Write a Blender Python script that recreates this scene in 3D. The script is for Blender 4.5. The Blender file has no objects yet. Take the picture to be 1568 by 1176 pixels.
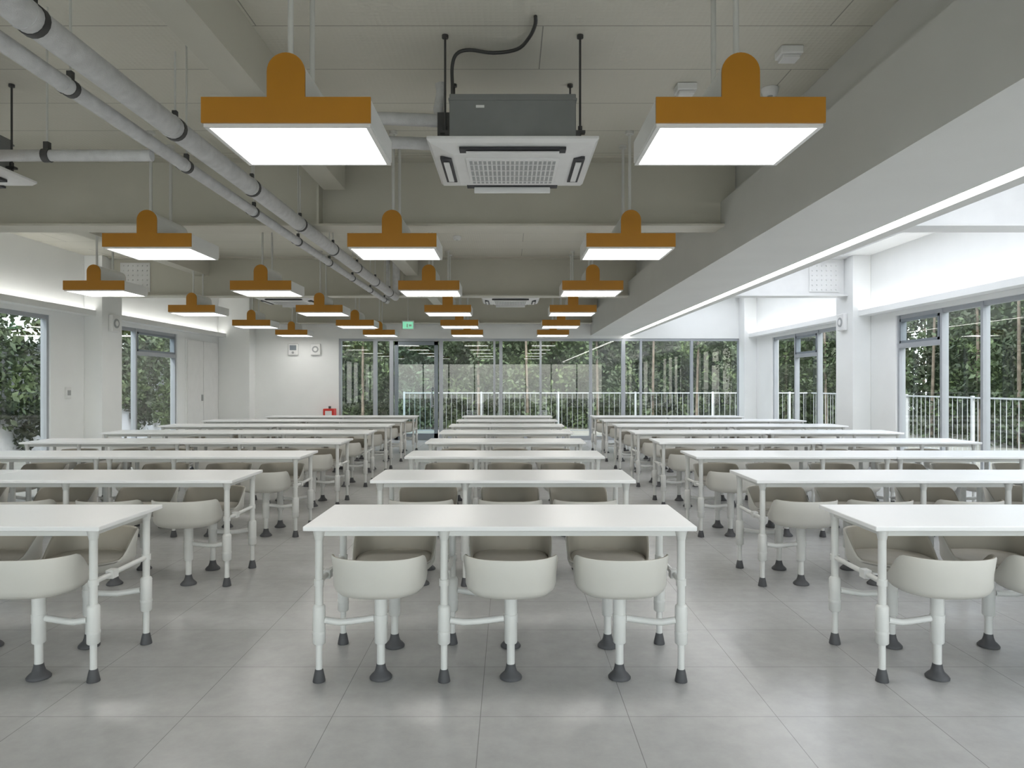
import bpy, bmesh, math, random
import numpy as np
from mathutils import Vector, Matrix
random.seed(3)
sc = bpy.context.scene
COL = sc.collection
try:
    sc.view_settings.view_transform = 'Standard'
    sc.view_settings.exposure = 0.12
except Exception: pass

# ------------------------------------------------------------ materials
def base_mat(name):
    m = bpy.data.materials.new(name); m.use_nodes = True
    nt = m.node_tree; b = nt.nodes['Principled BSDF']
    return m, nt, b
def mat(name, col, rough=0.5, metal=0.0, var=0.04, scale=6.0, bump=0.0, spec=0.5):
    m, nt, b = base_mat(name)
    tc = nt.nodes.new('ShaderNodeTexCoord')
    n = nt.nodes.new('ShaderNodeTexNoise'); n.inputs['Scale'].default_value = scale; n.inputs['Detail'].default_value = 4
    nt.links.new(tc.outputs['Object'], n.inputs['Vector'])
    r = nt.nodes.new('ShaderNodeValToRGB')
    c1 = [max(0, c*(1-var)) for c in col]; c2 = [min(1, c*(1+var)) for c in col]
    r.color_ramp.elements[0].position = .35; r.color_ramp.elements[1].position = .65
    r.color_ramp.elements[0].color = (*c1, 1); r.color_ramp.elements[1].color = (*c2, 1)
    nt.links.new(n.outputs['Fac'], r.inputs['Fac'])
    nt.links.new(r.outputs['Color'], b.inputs['Base Color'])
    b.inputs['Roughness'].default_value = rough; b.inputs['Metallic'].default_value = metal
    b.inputs['Specular IOR Level'].default_value = spec
    if bump > 0:
        n2 = nt.nodes.new('ShaderNodeTexNoise'); n2.inputs['Scale'].default_value = scale*12
        nt.links.new(tc.outputs['Object'], n2.inputs['Vector'])
        bp = nt.nodes.new('ShaderNodeBump'); bp.inputs['Strength'].default_value = bump; bp.inputs['Distance'].default_value = .01
        nt.links.new(n2.outputs['Fac'], bp.inputs['Height']); nt.links.new(bp.outputs['Normal'], b.inputs['Normal'])
    return m
def emis(name, col, strength):
    m, nt, b = base_mat(name)
    b.inputs['Base Color'].default_value = (.9, .9, .9, 1)
    b.inputs['Emission Color'].default_value = (*col, 1); b.inputs['Emission Strength'].default_value = strength
    return m

M_wall = mat('wall_paint', (.87, .88, .87), .6, var=.015, scale=2)
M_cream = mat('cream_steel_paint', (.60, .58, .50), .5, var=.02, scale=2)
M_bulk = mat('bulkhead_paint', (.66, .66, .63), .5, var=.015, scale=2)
M_white = mat('white_powdercoat', (.80, .80, .79), .4, var=.02)
M_top = mat('white_laminate', (.88, .88, .88), .28, var=.01, scale=3)
M_leg = mat('leg_paint', (.70, .70, .68), .35, var=.02)
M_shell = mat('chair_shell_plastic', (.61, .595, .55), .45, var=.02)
M_inner = mat('chair_inner_shade', (.38, .35, .29), .55, var=.03)  # shell's inner face, with the shade inside the backrest put into the colour
M_seat = mat('seat_pad', (.50, .47, .41), .6, var=.03, scale=20)
M_rub = mat('dark_rubber', (.075, .075, .08), .6, var=.1)
M_orange = mat('ochre_orange_paint', (.44, .19, .010), .45, var=.03)
M_lampw = mat('lamp_housing_white', (.78, .78, .76), .4, var=.01)
M_panel = emis('lamp_diffuser', (1, .985, .95), 8.0)
M_led = emis('led_strip', (1, .985, .95), 8.0)
M_cove = emis('cove_led', (1, .985, .95), 8.0)
M_frame = mat('window_frame_aluminium', (.40, .42, .45), .4, .3, var=.02)
M_dframe = mat('door_frame_grey', (.22, .25, .28), .4, .3, var=.02)
M_pipe = mat('pipe_insulation_wrap', (.58, .58, .58), .55, var=.08, scale=14, bump=.25)
M_clamp = mat('dark_clamp', (.09, .09, .09), .5, .6, var=.1)
M_rod = mat('hanger_rod', (.66, .66, .63), .4, .2, var=.03)
M_galv = mat('galvanised_body', (.24, .25, .25), .5, .3, var=.06, scale=4)
M_slot = mat('dark_slot', (.04, .04, .045), .6)
M_grey = mat('grille_grey', (.36, .37, .37), .5)
M_red = mat('extinguisher_red', (.6, .03, .02), .4)
M_green = emis('exit_green', (.05, .6, .3), .8)
M_rail = mat('railing_white', (.48, .50, .52), .4)
M_bark = mat('bark', (.16, .13, .10), .9, var=.3)
M_conc = mat('outdoor_wall', (.72, .72, .74), .8, var=.06, scale=1.5)
M_ground = mat('outdoor_paving', (.24, .235, .21), .85, var=.15, scale=1)
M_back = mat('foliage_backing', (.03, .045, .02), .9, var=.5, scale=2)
M_black = mat('black_cable', (.03, .03, .03), .5)

def floor_mat():
    m, nt, b = base_mat('floor_tile')
    tc = nt.nodes.new('ShaderNodeTexCoord')
    mp = nt.nodes.new('ShaderNodeMapping'); mp.inputs['Location'].default_value = (.12, -.35+.0, 0)
    nt.links.new(tc.outputs['Object'], mp.inputs['Vector'])
    br = nt.nodes.new('ShaderNodeTexBrick'); br.offset = 0; br.squash = 1
    br.inputs['Scale'].default_value = 1; br.inputs['Brick Width'].default_value = .615; br.inputs['Row Height'].default_value = .52
    br.inputs['Mortar Size'].default_value = .0016; br.inputs['Mortar Smooth'].default_value = .0
    br.inputs['Color1'].default_value = (.435, .43, .42, 1); br.inputs['Color2'].default_value = (.44, .435, .425, 1)
    br.inputs['Mortar'].default_value = (.24, .238, .23, 1)
    nt.links.new(mp.outputs['Vector'], br.inputs['Vector'])
    n = nt.nodes.new('ShaderNodeTexNoise'); n.inputs['Scale'].default_value = 9; n.inputs['Detail'].default_value = 8; n.inputs['Roughness'].default_value = .7
    nt.links.new(tc.outputs['Object'], n.inputs['Vector'])
    mx = nt.nodes.new('ShaderNodeMix'); mx.data_type = 'RGBA'; mx.blend_type = 'MULTIPLY'; mx.inputs['Factor'].default_value = 1
    r = nt.nodes.new('ShaderNodeValToRGB'); r.color_ramp.elements[0].color = (.90, .90, .90, 1); r.color_ramp.elements[1].color = (1.05, 1.05, 1.05, 1)
    r.color_ramp.elements[0].position = .3; r.color_ramp.elements[1].position = .7
    nt.links.new(n.outputs['Fac'], r.inputs['Fac'])
    nt.links.new(br.outputs['Color'], mx.inputs['A']); nt.links.new(r.outputs['Color'], mx.inputs['B'])
    nt.links.new(mx.outputs['Result'], b.inputs['Base Color'])
    b.inputs['Roughness'].default_value = .25
    b.inputs['Specular IOR Level'].default_value = .5
    return m
def ceil_mat():
    m, nt, b = base_mat('ceiling_panel')
    tc = nt.nodes.new('ShaderNodeTexCoord')
    mp = nt.nodes.new('ShaderNodeMapping'); mp.inputs['Location'].default_value = (1.5, .43, 0)
    nt.links.new(tc.outputs['Object'], mp.inputs['Vector'])
    br = nt.nodes.new('ShaderNodeTexBrick'); br.offset = 0.5
    br.inputs['Scale'].default_value = 1; br.inputs['Brick Width'].default_value = 3.4; br.inputs['Row Height'].default_value = .58
    br.inputs['Mortar Size'].default_value = .004; br.inputs['Mortar Smooth'].default_value = .2
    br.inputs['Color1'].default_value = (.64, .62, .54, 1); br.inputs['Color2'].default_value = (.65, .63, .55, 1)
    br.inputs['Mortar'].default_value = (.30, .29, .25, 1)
    nt.links.new(mp.outputs['Vector'], br.inputs['Vector'])
    nt.links.new(br.outputs['Color'], b.inputs['Base Color'])
    v = nt.nodes.new('ShaderNodeTexVoronoi'); v.inputs['Scale'].default_value = 30; v.inputs['Randomness'].default_value = 0.1
    nt.links.new(tc.outputs['Object'], v.inputs['Vector'])
    bp = nt.nodes.new('ShaderNodeBump'); bp.inputs['Strength'].default_value = .25; bp.inputs['Distance'].default_value = .01
    nt.links.new(v.outputs['Distance'], bp.inputs['Height']); nt.links.new(bp.outputs['Normal'], b.inputs['Normal'])
    b.inputs['Roughness'].default_value = .55
    return m
def glass_mat(name, tint, base=.05):
    m = bpy.data.materials.new(name); m.use_nodes = True; nt = m.node_tree
    for n in list(nt.nodes): nt.nodes.remove(n)
    o = nt.nodes.new('ShaderNodeOutputMaterial'); t = nt.nodes.new('ShaderNodeBsdfTransparent'); g = nt.nodes.new('ShaderNodeBsdfGlossy')
    t.inputs['Color'].default_value = (*tint, 1); g.inputs['Roughness'].default_value = 0.0
    lw = nt.nodes.new('ShaderNodeLayerWeight'); lw.inputs['Blend'].default_value = .5
    p = nt.nodes.new('ShaderNodeMath'); p.operation = 'POWER'; p.inputs[1].default_value = 4
    a = nt.nodes.new('ShaderNodeMath'); a.operation = 'MULTIPLY_ADD'; a.inputs[1].default_value = .6; a.inputs[2].default_value = base
    nt.links.new(lw.outputs['Facing'], p.inputs[0]); nt.links.new(p.outputs[0], a.inputs[0])
    mx = nt.nodes.new('ShaderNodeMixShader')
    nt.links.new(a.outputs[0], mx.inputs[0]); nt.links.new(t.outputs[0], mx.inputs[1]); nt.links.new(g.outputs[0], mx.inputs[2])
    nt.links.new(mx.outputs[0], o.inputs[0])
    return m
def opal_mat():
    m = bpy.data.materials.new('opal_rooflight_glass'); m.use_nodes = True; nt = m.node_tree
    for n in list(nt.nodes): nt.nodes.remove(n)
    o = nt.nodes.new('ShaderNodeOutputMaterial'); t = nt.nodes.new('ShaderNodeBsdfTranslucent'); t.inputs['Color'].default_value = (.56, .58, .60, 1)
    nt.links.new(t.outputs[0], o.inputs[0]); return m
def leaf_mat():
    m, nt, b = base_mat('leaf_green')
    g = nt.nodes.new('ShaderNodeTexCoord')
    n = nt.nodes.new('ShaderNodeTexNoise'); n.inputs['Scale'].default_value = 1.1; n.inputs['Detail'].default_value = 5
    nt.links.new(g.outputs['Object'], n.inputs['Vector'])
    r = nt.nodes.new('ShaderNodeValToRGB')
    e = r.color_ramp.elements
    e[0].position = .3; e[0].color = (.06, .062, .045, 1); e[1].position = .72; e[1].color = (.12, .165, .065, 1)
    x = e.new(.5); x.color = (.062, .088, .045, 1)
    nt.links.new(n.outputs['Fac'], r.inputs['Fac']); nt.links.new(r.outputs['Color'], b.inputs['Base Color'])
    b.inputs['Roughness'].default_value = .6; b.inputs['Specular IOR Level'].default_value = .3
    return m
M_floor = floor_mat(); M_ceil = ceil_mat()
M_glass = glass_mat('window_glass', (.90, .96, .95), .10); M_glassd = glass_mat('door_glass', (.62, .78, .82), .12)
M_opal = opal_mat(); M_leaf = leaf_mat()

# ------------------------------------------------------------ mesh builder
class MB:
    def __init__(s): s.v = []; s.f = []; s.m = []; s.sm = []; s.mats = []
    def mi(s, m):
        if m not in s.mats: s.mats.append(m)
        return s.mats.index(m)
    def add(s, vs, fs, m, smooth=False):
        o = len(s.v); s.v += [tuple(v) for v in vs]; k = s.mi(m)
        for f in fs: s.f.append([i+o for i in f]); s.m.append(k); s.sm.append(smooth)
    def box(s, x0, x1, y0, y1, z0, z1, m):
        vs = [(x0,y0,z0),(x1,y0,z0),(x1,y1,z0),(x0,y1,z0),(x0,y0,z1),(x1,y0,z1),(x1,y1,z1),(x0,y1,z1)]
        s.add(vs, [(0,3,2,1),(4,5,6,7),(0,1,5,4),(1,2,6,5),(2,3,7,6),(3,0,4,7)], m)
    def bbox(s, x0, x1, y0, y1, z0, z1, m, b=.004, seg=2):
        bm = bmesh.new(); bmesh.ops.create_cube(bm, size=1)
        for v in bm.verts:
            v.co = Vector(((x0+x1)/2+v.co.x*(x1-x0), (y0+y1)/2+v.co.y*(y1-y0), (z0+z1)/2+v.co.z*(z1-z0)))
        bmesh.ops.bevel(bm, geom=bm.edges[:], offset=b, segments=seg, affect='EDGES', profile=.5)
        bm.verts.index_update()
        s.add([v.co[:] for v in bm.verts], [[v.index for v in f.verts] for f in bm.faces], m); bm.free()
    def cyl(s, p0, p1, r0, m, r1=None, n=14, caps=True):
        if r1 is None: r1 = r0
        p0 = Vector(p0); p1 = Vector(p1); d = (p1-p0).normalized()
        a = Vector((0,0,1)) if abs(d.z) < .9 else Vector((1,0,0))
        u = d.cross(a).normalized(); w = d.cross(u)
        vs = []
        for p, r in ((p0, r0), (p1, r1)):
            for i in range(n):
                t = 2*math.pi*i/n; vs.append(p+u*math.cos(t)*r+w*math.sin(t)*r)
        s.add(vs, [(i, (i+1) % n, n+(i+1) % n, n+i) for i in range(n)], m, True)
        if caps: s.add(vs, [tuple(range(n))[::-1], tuple(range(n, 2*n))], m)
    def rev(s, prof, c, m, n=20):
        vs = []
        for r, z in prof:
            for i in range(n):
                t = 2*math.pi*i/n; vs.append((c[0]+r*math.cos(t), c[1]+r*math.sin(t), c[2]+z))
        fs = []
        for k in range(len(prof)-1):
            for i in range(n):
                j = (i+1) % n; fs.append((k*n+i, k*n+j, (k+1)*n+j, (k+1)*n+i))
        s.add(vs, fs, m, True)
        s.add(vs, [tuple(range(n))[::-1], tuple(range((len(prof)-1)*n, len(prof)*n))], m)
    def tube(s, pts, r, m, n=10):
        pts = [Vector(p) for p in pts]; vs = []
        pu = None
        for i, p in enumerate(pts):
            d = (pts[min(i+1, len(pts)-1)]-pts[max(i-1, 0)]).normalized()
            if pu is None:
                a = Vector((0,0,1)) if abs(d.z) < .9 else Vector((1,0,0)); pu = d.cross(a).normalized()
            else: pu = (pu-d*pu.dot(d)).normalized()
            w = d.cross(pu)
            for k in range(n):
                t = 2*math.pi*k/n; vs.append(p+pu*math.cos(t)*r+w*math.sin(t)*r)
        fs = []
        for i in range(len(pts)-1):
            for k in range(n):
                j = (k+1) % n; fs.append((i*n+k, i*n+j, (i+1)*n+j, (i+1)*n+k))
        s.add(vs, fs, m, True)
        s.add(vs, [tuple(range(n))[::-1], tuple(range(len(vs)-n, len(vs)))], m)
    def mesh(s, name):
        me = bpy.data.meshes.new(name); me.from_pydata(s.v, [], s.f)
        for m in s.mats: me.materials.append(m)
        me.polygons.foreach_set('material_index', s.m); me.polygons.foreach_set('use_smooth', s.sm)
        bm = bmesh.new(); bm.from_mesh(me); bmesh.ops.recalc_face_normals(bm, faces=bm.faces); bm.to_mesh(me); bm.free()
        me.update(); return me
    def obj(s, name, loc=(0,0,0)):
        return place(name, s.mesh(name), loc)
def place(name, me, loc=(0,0,0), rz=0, parent=None):
    o = bpy.data.objects.new(name, me); o.location = loc; o.rotation_euler = (0, 0, rz); COL.objects.link(o)
    if parent: o.parent = parent
    return o

# ------------------------------------------------------------ room shell
XL, XR, YF, YB, ZC = -7.0, 5.95, -3.0, 17.5, 3.5
WT = 2.43
b = MB(); b.box(XL-.15, XR+.15, YF-.15, YB+.15, -.12, 0, M_floor); b.obj('floor')
# ceiling with rooflight openings over the right bay
SK = [(-2.6, .9), (1.6, 6.4), (7.1, 11.7), (12.3, 17.1)]; SX0, SX1 = 3.6, 5.5
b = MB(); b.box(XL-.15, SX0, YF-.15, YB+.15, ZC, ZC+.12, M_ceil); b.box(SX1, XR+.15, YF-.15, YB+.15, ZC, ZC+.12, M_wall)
y = YF-.15
for (p, q) in SK: b.box(SX0, SX1, y, p, ZC, ZC+.12, M_wall); y = q
b.box(SX0, SX1, y, YB+.15, ZC, ZC+.12, M_wall); b.obj('ceiling')

def side_wall(name, xi, xo, opens):
    b = MB(); y = YF-.15
    b.box(xi, xo, YF-.15, YB+.15, WT, ZC, M_wall)
    for (a, c) in opens:
        if a > y: b.box(xi, xo, y, a, 0, WT, M_wall)
        y = c
    b.box(xi, xo, y, YB+.15, 0, WT, M_wall)
    b.obj(name)
side_wall('wall_left', XL-.15, XL, [(-2.5, .5), (1.6, 5.8), (7.0, 10.85), (12.35, 15.0)])
side_wall('wall_right', XR, XR+.15, [(-2.5, .5), (1.6, 5.8), (7.0, 10.95), (12.35, 16.1)])
b = MB()
b.box(XL, XR, YB, YB+.15, 2.5, ZC, M_wall); b.box(XL, -4.2, YB, YB+.15, 0, 2.5, M_wall); b.box(5.85, XR, YB, YB+.15, 0, 2.5, M_wall)
b.obj('wall_back')
b = MB()
b.box(XL, XR, YF-.15, YF, 2.5, ZC, M_wall); b.box(XL, -6, YF-.15, YF, 0, 2.5, M_wall); b.box(5, XR, YF-.15, YF, 0, 2.5, M_wall)
b.obj('wall_front')

wn = [0]
def side_window(x, out, a, c, mull, awn=None):
    wn[0] += 1; b = MB(); t = .05; x0, x1 = (x+.04*out, x+.11*out) if out > 0 else (x+.11*out, x+.04*out)
    g = (x0+x1)/2
    b.box(x0, x1, a, c, WT-.06, WT, M_frame); b.box(x0, x1, a, c, 0.001, .08, M_frame)
    for y in [a+t/2, c-t/2]+mull: b.box(x0-.012, x1+.012, y-t/2, y+t/2, .001, WT-.001, M_frame)
    b.add([(g, a, .08), (g, c, .08), (g, c, WT-.06), (g, a, WT-.06)], [(0, 1, 2, 3)], M_glass)
    if awn:
        for (p, q) in awn:
            b.box(x0-.015, x1+.015, p, q, 1.93, 2.0, M_frame)
            for yy in (p+.045, q-.085): b.box(x0-.01, x1+.01, yy, yy+.04, 2.0, WT-.06, M_dframe)
            b.box(x0-.01, x1+.01, p+.045, q-.045, 2.0, 2.04, M_dframe); b.box(x0-.01, x1+.01, p+.045, q-.045, WT-.1, WT-.06, M_dframe)
    b.obj('window_%d' % wn[0])
side_window(XL, -1, 7.0, 10.85, [8.9]); side_window(XL, -1, 12.35, 15.0, [13.4], [(13.4, 15.0)])
side_window(XL, -1, 1.6, 5.8, [3.0, 4.4]); side_window(XL, -1, -2.5, .5, [-1])
side_window(XR, 1, 7.0, 10.95, [8.05, 9.0, 9.85], [(9.85, 10.95)]); side_window(XR, 1, 12.35, 16.1, [12.9, 13.8, 14.9], [(13.8, 14.9)])
side_window(XR, 1, 1.6, 5.8, [3.0, 4.4]); side_window(XR, 1, -2.5, .5, [-1])
# front (behind viewer) glazing, unseen, added to let daylight in
b = MB()
for i in range(9):
    x = -6+i*11/8; b.box(x-.03, x+.03, YF-.11, YF-.04, .001, 2.499, M_frame)
b.box(-6, 5, YF-.11, YF-.04, 2.44, 2.499, M_frame); b.box(-6, 5, YF-.11, YF-.04, .001, .08, M_frame)
b.add([(-6, YF-.07, .08), (5, YF-.07, .08), (5, YF-.07, 2.44), (-6, YF-.07, 2.44)], [(0, 1, 2, 3)], M_glass); b.obj('window_9')
# rooflights
b = MB()
for (p, q) in SK:
    b.box(SX0, SX0+.05, p, q, ZC+.02, ZC+.10, M_white); b.box(SX1-.05, SX1, p, q, ZC+.02, ZC+.10, M_white)
    n = 4
    for i in range(n+1):
        y = p+(q-p-.05)*i/n; b.box(SX0+.05, SX1-.05, y, y+.05, ZC+.02, ZC+.10, M_white)
    b.add([(SX0+.05, p, ZC+.06), (SX1-.05, p, ZC+.06), (SX1-.05, q, ZC+.06), (SX0+.05, q, ZC+.06)], [(0, 1, 2, 3)], M_opal)
b.obj('window_11')
# back glazing
P = lambda px: (px-780)/62.23
b = MB(); y0, y1 = YB+.03, YB+.11
b.box(-4.2, 5.85, y0, y1, 2.44, 2.499, M_frame)
b.box(-4.2, P(603), y0, y1, .001, .1, M_frame); b.box(P(672), 5.85, y0, y1, .001, .1, M_frame)
for px, w in ((520, .08), (574, .09), (599, .09), (675, .09), (757, .05), (767, .08), (828, .05), (905, .07), (955, .09), (982, .05), (1060, .06), (1133, .07), (1143, .05)):
    b.box(P(px)-w/2, P(px)+w/2, y0-.01, y1+.01, .001, 2.499, M_frame)
for (a, c) in ((-4.16, P(599)), (P(675), 5.85)):
    b.add([(a, YB+.07, .1), (c, YB+.07, .1), (c, YB+.07, 2.44), (a, YB+.07, 2.44)], [(0, 1, 2, 3)], M_glass)
b.obj('window_10')
b = MB(); a, c = P(603)+.01, P(671)-.01
b.box(a, a+.09, YB+.03, YB+.1, .005, 2.43, M_dframe); b.box(c-.09, c, YB+.03, YB+.1, .005, 2.43, M_dframe)
b.box(a, c, YB+.03, YB+.1, 2.34, 2.43, M_dframe); b.box(a, c, YB+.03, YB+.1, .005, .16, M_dframe)
b.add([(a, YB+.07, .16), (c, YB+.07, .16), (c, YB+.07, 2.34), (a, YB+.07, 2.34)], [(0, 1, 2, 3)], M_glassd)
b.cyl((c-.14, YB-.02, .8), (c-.14, YB-.02, 1.3), .014, M_frame)
for z in (.85, 1.25): b.cyl((c-.14, YB-.02, z), (c-.09, YB+.035, z), .01, M_frame)
b.obj('door_1')
# left white door
b = MB(); b.box(XL+.001, XL+.03, 15.35, 17.0, .001, 2.38, M_wall)
for (p, q) in ((15.38, 16.16), (16.18, 16.97)): b.bbox(XL+.03, XL+.05, p, q, .01, 2.35, M_white)
b.box(XL+.05, XL+.075, 16.05, 16.1, 1.0, 1.14, M_grey); b.obj('door_2')
# columns
for i, (x0, x1, ya, yb) in enumerate(((XR-.3, XR-.001, 11.7, 12.3), (XL+.001, XL+.3, 11.7, 12.3), (XR-.3, XR-.001, 6.3, 6.9), (XL+.001, XL+.3, 6.3, 6.9), (XL+.001, XL+.75, 17.1, 17.499), (XR-.3, XR-.001, 17.1, 17.499))):
    b = MB(); b.bbox(x0, x1, ya, yb, .001, 3.499, M_wall, .006); b.obj('column')
# coves (trims) along side walls
b = MB(); b.box(XL+.001, XL+.2, YF+.001, YB-.42, 2.50, 2.53, M_wall); b.box(XL+.18, XL+.2, YF+.001, YB-.42, 2.53, 2.59, M_wall)
b.box(XL+.12, XL+.16, YF+.01, YB-.45, 2.531, 2.545, M_cove); b.obj('trim_1')
b = MB(); b.box(XR-.2, XR-.001, YF+.001, YB-.42, 2.50, 2.53, M_wall); b.box(XR-.2, XR-.18, YF+.001, YB-.42, 2.53, 2.59, M_wall)
b.box(XR-.16, XR-.12, YF+.01, YB-.45, 2.531, 2.545, M_cove); b.obj('trim_2')
# bulkhead
b = MB()
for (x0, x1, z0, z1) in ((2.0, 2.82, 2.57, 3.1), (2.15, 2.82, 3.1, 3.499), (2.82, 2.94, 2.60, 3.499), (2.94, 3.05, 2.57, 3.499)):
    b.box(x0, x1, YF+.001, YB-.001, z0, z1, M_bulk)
b.box(2.823, 2.937, YF+.01, YB-.01, 2.578, 2.599, M_led)
b.obj('bulkhead_soffit')
# transverse I-beams
def ibeam(x0, x1, y, m, z0=2.85):
    b = MB(); b.box(x0, x1, y-.15, y+.15, z0, z0+.02, m); b.box(x0, x1, y-.012, y+.012, z0+.02, 3.48, m); b.box(x0, x1, y-.15, y+.15, 3.48, 3.499, m)
    return b
for y in (1.2, 6.75, 12.0):
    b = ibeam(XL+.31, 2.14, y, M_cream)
    for sx in (-6.3,):
        b.box(sx-.25, sx+.25, y-.03, y-.012, 2.93, 3.42, M_white)
        for i in range(6):
            for j in range(6): b.cyl((sx-.2+.08*i, y-.03, 2.97+.08*j), (sx-.2+.08*i, y-.05, 2.97+.08*j), .013, M_white, n=6)
    for sx in (-1.62, ):
        b.box(sx-.17, sx-.15, y-.15, y-.012, 2.87, 3.48, M_cream)
    b.obj('ceiling_beam')
    b = ibeam(3.051, XR-.31, y, M_white)
    sx = 5.3
    b.box(sx-.25, sx+.25, y-.03, y-.012, 2.93, 3.42, M_white)
    for i in range(6):
        for j in range(6): b.cyl((sx-.2+.08*i, y-.03, 2.97+.08*j), (sx-.2+.08*i, y-.05, 2.97+.08*j), .013, M_white, n=6)
    b.obj('ceiling_beam')
b = ibeam(XL+.76, 2.14, 17.3, M_cream); b.obj('ceiling_beam')
for xs in (-5.1, -1.62):
    for (ya, yb) in ((-2.9, 1.04), (1.36, 6.59), (6.91, 11.84), (12.16, 17.14)):
        b = MB(); b.box(xs-.1, xs+.1, ya, yb, 3.18, 3.2, M_cream); b.box(xs-.1, xs+.1, ya, yb, 3.2, 3.499, M_cream); b.obj('ceiling_joist')

# ------------------------------------------------------------ table (local: x 0..1.8, y 0..0.6)
LEGX = (.06, .64, 1.74); CHX = (.34, .95, 1.46)
def table_mesh(mirror, W=1.8):
    b = MB(); H = .73; k = W/1.8
    fx = (lambda x: (W-x*k) if mirror else x*k)
    b.bbox(.001, W-.001, 0, .6, H-.022, H, M_top, .004)
    for y in (.06, .51): b.box(.08, W-.08, y, y+.03, H-.055, H-.0225, M_leg)
    for lx in LEGX:
        x = fx(lx)
        b.box(x-.015, x+.015, .07, .53, H-.05, H-.0225, M_leg)
        for y in (.06, .54):
            b.cyl((x, y, .34), (x, y, H-.023), .0185, M_leg)
            b.cyl((x, y, H-.075), (x, y, H-.023), .0185, M_leg, .030)
            b.rev([(.024, .175), (.029, .18), (.029, .345), (.026, .352), (.02, .358)], (x, y, 0), M_leg, 16)
            b.cyl((x, y, .225), (x, y, .235), .0305, M_leg, n=16)
            b.cyl((x, y, .05), (x, y, .18), .0155, M_leg)
            b.rev([(.029, 0.001), (.029, .006), (.024, .032), (.019, .055), (.0165, .058)], (x, y, 0), M_rub, 16)
            b.cyl((x, y, .445), (x, y, .475), .023, M_leg)
        b.cyl((x, .06, .46), (x, .54, .46), .0125, M_leg, n=10)
        b.box(x-.018, x+.018, .19, .24, .44, .48, M_leg)
    for lx, cx in zip(LEGX, CHX):
        x0, x1 = fx(lx), fx(cx); s = 1 if x1 > x0 else -1
        for y, cy in ((.06, .10), (.54, .50)):
            b.tube([(x0+.028*s, y, .285), (x0+.09*s, y, .275), ((x0+x1)/2, (y+cy)/2, .272), (x1-.034*s, cy, .28)], .0155, M_leg)
    return b.mesh('cafeteria_table')
# chair local: pedestal at origin, back toward -y
def chair_mesh():
    b = MB(); n = 48
    def top(phi):
        a = abs(phi)
        t = min(1, max(0, (a-math.radians(66))/math.radians(50)))
        s = t*t*(3-2*t)
        return .60*(1-s)+.474*s
    outer = [(.02, .408), (.10, .408), (.155, .411), (.185, .42), (.203, .437), (.211, .458)]
    vo = []; vi = []; Lo = 0; Li = 0
    for i in range(n):
        phi = 2*math.pi*i/n-math.pi
        c, s_ = math.cos(phi), math.sin(phi); e = 2.5
        q = 1/((abs(c)**e+abs(s_)**e)**(1/e))
        sx, sy = s_*q, -c*q*.93
        T = top(phi)
        rt = .213+.010*(T-.474)/.126
        co_ = outer+[(.213, .466+(T-.474)*.4+.001), (rt, T-.008), (rt-.004, T-.001)]
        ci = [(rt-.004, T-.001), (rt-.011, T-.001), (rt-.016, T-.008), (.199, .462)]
        Lo, Li = len(co_), len(ci)
        vo += [(r*sx, r*sy, z) for r, z in co_]; vi += [(r*sx, r*sy, z) for r, z in ci]
    def strips(L): return [(i*L+k, ((i+1) % n)*L+k, ((i+1) % n)*L+k+1, i*L+k+1) for i in range(n) for k in range(L-1)]
    b.add(vo, strips(Lo), M_shell, True); b.add(vo, [tuple(i*Lo for i in range(n))], M_shell)
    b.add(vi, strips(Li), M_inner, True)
    pp = [(.198, .45), (.199, .464), (.192, .474), (.17, .478), (.08, .475), (.001, .474)]
    vs = []
    for r, z in pp:
        for i in range(n):
            phi = 2*math.pi*i/n-math.pi; c, s_ = math.cos(phi), math.sin(phi); q = 1/((abs(c)**2.5+abs(s_)**2.5)**(1/2.5))
            vs.append((r*s_*q, -r*c*q*.93, z))
    b.add(vs, [(k*n+i, k*n+(i+1) % n, (k+1)*n+(i+1) % n, (k+1)*n+i) for k in range(len(pp)-1) for i in range(n)], M_seat, True)
    b.rev([(.027, .165), (.030, .17), (.030, .30), (.030, .40), (.034, .412)], (0, 0, 0), M_leg)
    b.cyl((0, 0, .262), (0, 0, .30), .0325, M_leg, n=18)
    b.cyl((0, 0, .05), (0, 0, .17), .019, M_leg)
    b.rev([(.052, .001), (.053, .008), (.045, .018), (.03, .032), (.024, .05), (.021, .068)], (0, 0, 0), M_rub)
    return b.mesh('dining_chair')
TA, TB = table_mesh(False), table_mesh(True)
TA8, TB8 = table_mesh(False, 1.5), table_mesh(True, 1.5)
CH = chair_mesh()
ROWS = [3.24+1.56*i for i in range(8)]
def put(x, y, me, mirror, W=1.8):
    place('cafeteria_table', me, (x, y, 0)); k = W/1.8
    for cx in CHX:
        X = x+((W-cx*k) if mirror else cx*k)
        for cy, r in ((.10, 0), (.50, math.pi)):
            place('dining_chair', CH, (X, y+cy, 0), r+random.uniform(-.07, .07))
for i, y in enumerate(ROWS):
    put(-.943, y, TA, False)
    if i < 7:
        put(-3.67, y, TA, False); put(-5.47, y, TA, False)
        put(1.67, y, TB, True); put(3.47, y, TB, True)
    else:
        put(-3.37, y, TA8, False, 1.5); put(-4.87, y, TA8, False, 1.5)
        put(1.67, y, TB8, True, 1.5); put(3.17, y, TB8, True, 1.5)

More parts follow.
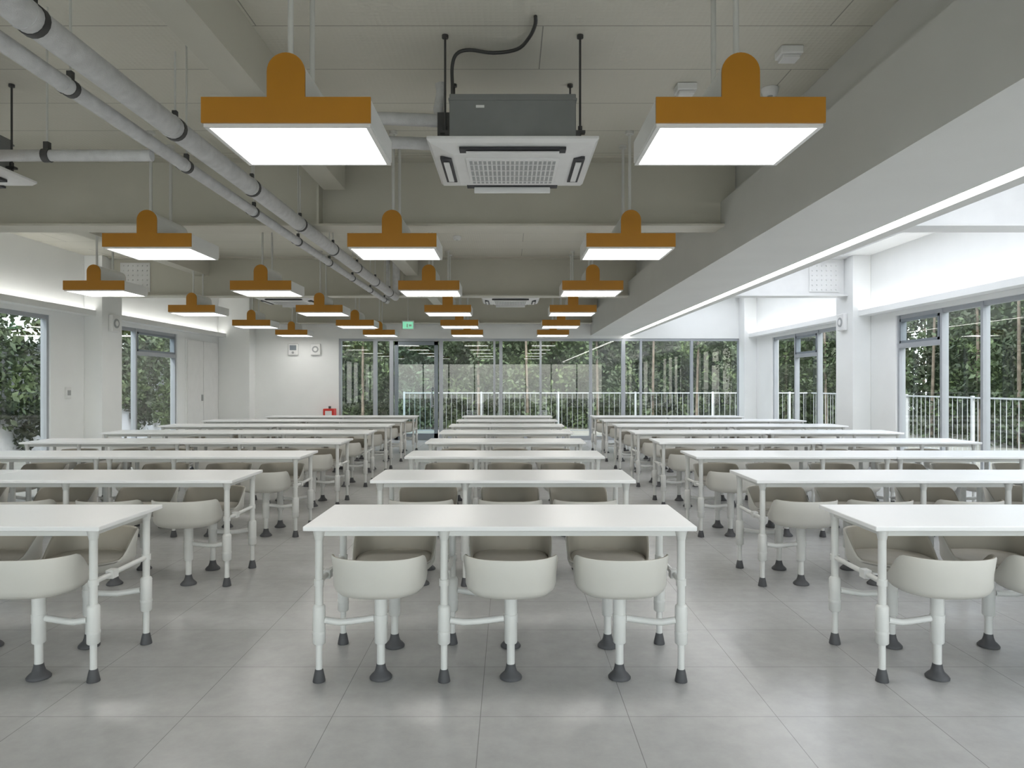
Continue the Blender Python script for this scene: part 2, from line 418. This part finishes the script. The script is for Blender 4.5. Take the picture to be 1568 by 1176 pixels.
# ------------------------------------------------------------ pendant lamps (local: front plate centre at y=0, z=0 bottom)
def lamp_mesh():
    b = MB(); D = .58
    def prof(w, h, tw, th, ins=0):
        p = [(-w/2+ins, 0+ins), (w/2-ins, 0+ins), (w/2-ins, h-ins), (tw/2-ins, h-ins)]
        r = tw/2-ins; zc = th-tw/2
        for i in range(17):
            a = math.pi*i/16; p.append((r*math.cos(a), zc+r*math.sin(a)))
        p += [(-tw/2+ins, h-ins), (-w/2+ins, h-ins)]
        return p
    def extr(p, y0, y1, m, caps=True):
        n = len(p); vs = [(x, y0, z) for x, z in p]+[(x, y1, z) for x, z in p]
        b.add(vs, [(i, (i+1) % n, n+(i+1) % n, n+i) for i in range(n)], m)
        if caps: b.add(vs, [tuple(range(n)), tuple(range(n, 2*n))[::-1]], m)
    P1 = prof(.74, .112, .166, .306); P2 = prof(.74, .112, .166, .306, .003)
    extr(P1, 0, .012, M_orange); extr(P2, D-.003, D, M_orange); extr(P2, .012, D-.003, M_lampw)
    b.box(-.365, -.345, .015, D-.015, -.014, .004, M_lampw); b.box(.345, .365, .015, D-.015, -.014, .004, M_lampw)
    b.box(-.345, .345, .015, .03, -.014, .004, M_lampw); b.box(-.345, .345, D-.03, D-.015, -.014, .004, M_lampw)
    b.box(-.345, .345, .03, D-.03, -.010, .002, M_panel)
    for y in (.07, .42):
        b.cyl((0, y, .30), (0, y, .978), .013, M_rod, n=12); b.cyl((0, y, .955), (0, y, .979), .035, M_rod, n=16)
    return b.mesh('pendant_lamp')
LM = lamp_mesh()
for d in (3.1, 5.9, 8.6, 11.25, 13.85, 16.4):
    for x in (-5.03, -3.01, -.975, 1.01):
        place('pendant_lamp', LM, (x, d, 2.52))

# ------------------------------------------------------------ AC cassettes
def ac_mesh(full=True, top=.72):
    b = MB(); W = 1.02; D = .95; h = W/2
    vs = [(-h, 0, .05), (h, 0, .05), (h, D, .05), (-h, D, .05), (-h+.02, .02, .03), (h-.02, .02, .03), (h-.02, D-.02, .03), (-h+.02, D-.02, .03),
          (-.36, .15, 0), (.36, .15, 0), (.36, D-.15, 0), (-.36, D-.15, 0), (-h, 0, .065), (h, 0, .065), (h, D, .065), (-h, D, .065)]
    fs = []
    for a, c in ((0, 4), (4, 8), (12, 0)):
        for i in range(4): j = (i+1) % 4; fs.append((a+i, a+j, c+j, c+i))
    fs += [(8, 9, 10, 11), (12, 13, 14, 15)]
    b.add(vs, fs, M_white)
    b.bbox(-.29, .29, .2, D-.2, -.012, .004, M_white, .003)
    for i in range(19):
        x = -.26+.52*i/18; b.box(x-.009, x+.009, .235, D-.235, -.0145, -.010, M_grey)
    for i in range(4):
        y = .30+i*.12; b.box(-.27, .27, y-.006, y+.006, -.016, -.012, M_white)
    for s in (0, 1):
        y = .085 if s == 0 else D-.085
        b.box(-.32, .32, y-.035, y+.035, .002, .018, M_slot)
        if s == 0: b.bbox(-.28, .28, y-.02, y+.02, -.012, -.003, M_white, .002)
        else: b.bbox(-.27, .27, y-.01, y+.005, -.042, .002, M_white, .006)
        x = -h+.095 if s == 0 else h-.095
        b.box(x-.035, x+.035, .22, D-.22, -.002, .016, M_slot)
        b.bbox(x-.018, x+.018, .27, D-.27, -.014, -.006, M_white, .002)
    b.bbox(-.38, .38, .06, D-.06, .065, .34, M_galv, .006)
    b.box(-.385, .385, .055, D-.055, .30, .312, M_galv); b.box(-.22, -.17, .056, .062, .255, .27, M_white)
    b.box(-.36, .36, .054, .06, .085, .1, M_galv)
    for sx in (-.41, .41):
        for y in (.12, D-.12):
            b.cyl((sx, y, .05), (sx, y, top), .007, M_clamp, n=8); b.box(sx-.03, sx+.03, y-.02, y+.02, .12, .135, M_clamp)
            b.cyl((sx, y, .14), (sx, y, .165), .014, M_clamp, n=6); b.cyl((sx, y, top-.02), (sx, y, top-.001), .02, M_clamp, n=8)
            b.box(min(sx, sx*.9), max(sx, sx*.9), y-.02, y+.02, .105, .12, M_clamp)
    if full:
        b.box(-.47, -.385, .25, .5, .1, .3, M_clamp)
        for z, y in ((.26, .3), (.15, .42)):
            b.tube([(-.40, y, z), (-.55, y, z+.01), (-.8, y, z+.02), (-1.1, y, z+.02), (-1.5, y, z+.03), (-1.72, y, z+.03)], .04, M_pipe, 12)
        b.tube([(-.43, .3, .2), (-.47, .3, .34), (-.45, .3, .45), (-.46, .3, .5)], .032, M_pipe, 12)
        b.tube([(-.42, .35, .12), (-.50, .32, .17), (-.49, .3, .1), (-.42, .28, .16)], .008, M_black, 8)
    return b.mesh('ceiling_air_conditioner')
AC = ac_mesh(); AC2 = ac_mesh(False); AC3 = ac_mesh(False, .66)
place('ceiling_air_conditioner', AC, (.02, 4.2, 2.78))
place('ceiling_air_conditioner', AC2, (-3.93, 4.2, 2.78))
place('ceiling_air_conditioner', AC3, (.02, 12.3, 2.84)); place('ceiling_air_conditioner', AC3, (-3.93, 12.3, 2.84))
# flexible conduit
b = MB()
pts = [(-.36, 4.5, 3.1), (-.36, 4.5, 3.25), (-.36, 4.48, 3.38), (-.33, 4.46, 3.45), (-.25, 4.45, 3.47), (-.1, 4.5, 3.475), (.05, 4.45, 3.475), (.12, 4.3, 3.475), (.15, 4.15, 3.475), (.15, 4.08, 3.49)]
sm = []
for i in range(len(pts)-1):
    for k in range(5):
        t = k/5; p0 = Vector(pts[max(i-1, 0)]); p1 = Vector(pts[i]); p2 = Vector(pts[i+1]); p3 = Vector(pts[min(i+2, len(pts)-1)])
        sm.append(.5*((2*p1)+(-p0+p2)*t+(2*p0-5*p1+4*p2-p3)*t*t+(-p0+3*p1-3*p2+p3)*t**3))
sm.append(Vector(pts[-1]))
b.tube(sm, .011, M_clamp, 10); b.obj('electrical_conduit')

# ------------------------------------------------------------ pipes
def pipe_run(X, Z, r, y0, y1, off):
    b = MB(); pts = []; y = y0
    while y < y1: pts.append((X, y, Z)); y += .4
    pts += [(X, y1, Z), (X, y1+.06, Z+.03), (X, y1+.08, Z+.09), (X, y1+.08, ZC-.001)]
    b.tube(pts, r, M_pipe, 18)
    y = y0+off
    while y < y1:
        b.cyl((X, y-.015, Z), (X, y+.015, Z), r+.005, M_clamp, n=18)
        b.cyl((X, y-.06, Z), (X, y-.045, Z), r+.004, M_pipe, n=18)
        b.box(X-.012, X+.012, y-.012, y+.012, Z+r, Z+r+.04, M_clamp)
        b.cyl((X, y, Z+r+.03), (X, y, 3.499 if abs(X+1.62) > .25 else 3.179), .006, M_rod, n=8)
        b.cyl((X-r-.02, y, Z-.01), (X-r+.0, y, Z+.01), .018, M_clamp, n=8)
        y += 1.15
    return b
pipe_run(-1.81, 2.76, .058, -2.5, 11.3, .6).obj('insulated_pipe')
pipe_run(-1.975, 2.71, .036, -2.5, 11.5, 1.1).obj('insulated_pipe')
b = MB(); b.tube([(-2.01, 4.0, 2.665), (-3, 4.0, 2.665), (-4.5, 4.0, 2.665), (-6.99, 4.0, 2.665)], .032, M_pipe, 14)
for x in (-2.6, -4.2, -5.8):
    b.cyl((x-.02, 4.0, 2.665), (x+.02, 4.0, 2.665), .038, M_clamp); b.cyl((x, 4.0, 2.7), (x, 4.0, 3.499), .006, M_rod, n=8)
    b.box(x-.014, x+.014, 3.985, 4.015, 2.69, 2.74, M_clamp)
b.obj('insulated_pipe')

# ------------------------------------------------------------ ceiling devices
def det(x, y, big=False):
    b = MB()
    if big: b.bbox(-.07, .07, -.06, .06, -.05, -.001, M_white, .006); b.bbox(-.055, .055, -.045, .045, -.075, -.05, M_white, .006)
    else: b.rev([(.03, -.055), (.05, -.05), (.055, -.03), (.06, -.02), (.06, -.001)], (0, 0, 0), M_white); b.cyl((0, 0, -.056), (0, 0, -.05), .02, M_grey)
    b.obj('smoke_detector', (x, y, ZC))
det(1.25, 5.05, True); det(1.77, 4.5, True); det(1.87, 5.1); det(-.75, 10.2); det(.4, 9.4)
# exit sign
b = MB(); b.bbox(-.14, .14, -.02, .02, 0, .22, M_white, .004); b.box(-.12, .12, -.026, -.021, .03, .19, M_green)
b.box(-.03, .0, -.029, -.027, .06, .15, M_white); b.box(.03, .09, -.029, -.027, .08, .13, M_white)
b.cyl((0, 0, .22), (0, 0, .839), .008, M_rod)
b.obj('exit_sign', (-2.4, 16.85, 2.66))
def wspk(name, loc, rz, round_=False):
    b = MB(); b.bbox(-.12, .12, -.07, -.001, -.14, .14, M_white, .012)
    if round_:
        b.cyl((0, -.07, 0), (0, -.078, 0), .08, M_grey, n=24); b.cyl((0, -.078, 0), (0, -.082, 0), .045, M_white, n=24)
    else:
        b.bbox(-.08, .08, -.08, -.07, -.02, .1, M_dframe, .004); b.cyl((0, -.08, -.08), (0, -.086, -.08), .03, M_grey)
        b.box(-.1, .1, -.10, -.02, .14, .15, M_white)
    place(name, b.mesh(name), loc, rz)
wspk('emergency_light', (P(450), YB, 2.23), 0); wspk('wall_speaker', (P(484), YB, 2.23), 0, True)
wspk('wall_speaker', (XR-.301, 12.0, 2.42), -math.pi/2, True); wspk('wall_speaker', (XL+.301, 12.0, 2.4), math.pi/2, True)
# fire extinguisher box
b = MB(); x = P(508)
b.bbox(x-.13, x+.13, YB-.32, YB-.06, .001, .78, M_red, .01); b.box(x-.08, x+.08, YB-.326, YB-.32, .62, .73, M_white)
b.cyl((x, YB-.19, .78), (x, YB-.19, .84), .03, M_clamp); b.obj('fire_extinguisher_cabinet')
b = MB(); b.bbox(XL+.001, XL+.03, 11.2, 11.32, 1.15, 1.33, M_white, .004); b.box(XL+.03, XL+.034, 11.22, 11.3, 1.2, 1.28, M_grey); b.obj('light_switch')

# ------------------------------------------------------------ outdoors
b = MB(); b.box(-30, 30, -20, 40, -.4, -.13, M_ground); b.obj('ground')
def railing(x0, x1, y):
    b = MB(); b.box(x0, x1, y-.02, y+.02, 1.11, 1.14, M_rail); b.box(x0, x1, y-.012, y+.012, .05, .075, M_rail)
    x = x0
    while x < x1: b.box(x-.0045, x+.0045, y-.0045, y+.0045, .075, 1.11, M_rail); x += .15
    x = x0
    while x <= x1+.01: b.box(x-.025, x+.025, y-.025, y+.025, -.129, 1.16, M_rail); x += 2.2
    return b
railing(-3, 8.5, 20.3).obj('railing')
b = railing(-8, 12.2, 0); o = b.obj('railing', (8.6, 8, 0)); o.rotation_euler = (0, 0, math.pi/2)
b = MB(); b.box(-10.4, -10.2, -4, 21, -.129, 2.2, M_conc); b.box(-10.45, -10.15, -4, 21, 2.2, 2.25, M_rail); b.obj('garden_wall')
def hedge(name, p0, p1, H, count, seed, hang=None, back=True):
    rng = np.random.default_rng(seed)
    p0 = np.array(p0); p1 = np.array(p1); L = np.linalg.norm(p1-p0); d = (p1-p0)/L; nrm = np.array((-d[1], d[0]))
    t = rng.random(count)*L
    Ht = H+.7*np.sin(t*.9+seed)+.4*np.sin(t*2.3)
    z = rng.random(count)*Ht
    if hang is not None:
        low = hang+.45*np.sin(t*1.3+seed)+.3*np.sin(t*4.1)+.25*np.sin(t*11)+rng.normal(0, .1, count)
        z = low+(rng.random(count)**1.2)*(Ht-low)
    bump = .45*np.sin(t*1.7+z*1.1)+.3*np.sin(t*3.9-z*2.6+1)+.2*np.sin(t*8+z*7)
    if hang is not None: bump *= .25
    off = bump+rng.normal(0, .25 if hang is None else .1, count)
    c = np.stack([p0[0]+d[0]*t+nrm[0]*off, p0[1]+d[1]*t+nrm[1]*off, z-.1], 1)
    s = rng.uniform(.04, .11, count)
    u = rng.normal(size=(count, 3)); u /= np.linalg.norm(u, axis=1)[:, None]
    w = rng.normal(size=(count, 3)); w -= (w*u).sum(1)[:, None]*u; w /= np.linalg.norm(w, axis=1)[:, None]
    V = np.stack([c-u*s[:, None], c+w*(s*.5)[:, None], c+u*s[:, None], c-w*(s*.5)[:, None]], 1).reshape(-1, 3)
    F = np.arange(count*4).reshape(-1, 4)
    verts = V.tolist(); faces = F.tolist(); mats = [0]*count
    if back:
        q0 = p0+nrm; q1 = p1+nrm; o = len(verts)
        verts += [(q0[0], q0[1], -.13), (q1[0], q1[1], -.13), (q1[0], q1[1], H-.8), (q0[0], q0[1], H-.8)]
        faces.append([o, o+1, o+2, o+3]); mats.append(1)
    mb = MB()
    if hang is None:
        k = 0.6
        while k < L:
            px = p0+d*k-nrm*.5; mb.cyl((px[0], px[1], -.13), (px[0]+.1*math.sin(k*5), px[1], H*.8), .05, M_bark, .03, n=8); k += 1.9+.5*math.sin(k)
        o = len(verts); verts += [list(v) for v in mb.v]; faces += [[i+o for i in f] for f in mb.f]; mats += [2]*len(mb.f)
    me = bpy.data.meshes.new(name); me.from_pydata(verts, [], faces)
    for m in (M_leaf, M_back, M_bark): me.materials.append(m)
    me.polygons.foreach_set('material_index', mats); me.update()
    place(name, me)
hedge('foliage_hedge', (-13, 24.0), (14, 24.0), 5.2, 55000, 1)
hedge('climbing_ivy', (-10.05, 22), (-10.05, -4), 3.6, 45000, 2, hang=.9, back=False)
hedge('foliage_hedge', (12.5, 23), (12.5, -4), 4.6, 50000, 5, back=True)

# ------------------------------------------------------------ light
w = bpy.data.worlds.new('World'); sc.world = w; w.use_nodes = True; nt = w.node_tree
bg = nt.nodes['Background']; sky = nt.nodes.new('ShaderNodeTexSky'); sky.sky_type = 'NISHITA'
sky.sun_disc = False; sky.sun_elevation = math.radians(50); sky.sun_rotation = math.radians(150); sky.dust_density = 3; sky.air_density = 1
mx = nt.nodes.new('ShaderNodeMix'); mx.data_type = 'RGBA'; mx.inputs['Factor'].default_value = .6; mx.inputs['B'].default_value = (5, 5.1, 5.2, 1)
nt.links.new(sky.outputs[0], mx.inputs['A']); nt.links.new(mx.outputs['Result'], bg.inputs['Color']); bg.inputs['Strength'].default_value = .75
sl = bpy.data.lights.new('sun', 'SUN'); sl.energy = 3.0; sl.angle = math.radians(3); sl.color = (1, .96, .88)
so = bpy.data.objects.new('sun', sl); COL.objects.link(so); so.rotation_euler = (math.radians(35), math.radians(-28), 0); so.location = (0, 0, 20)

# ------------------------------------------------------------ camera
cd = bpy.data.cameras.new('camera'); co = bpy.data.objects.new('camera', cd); COL.objects.link(co); sc.camera = co
co.location = (0, 0, 1.38); co.rotation_euler = (math.pi/2, 0, 0)
cd.sensor_width = 36; cd.lens = 25.0; cd.shift_x = .0026; cd.shift_y = 0.0
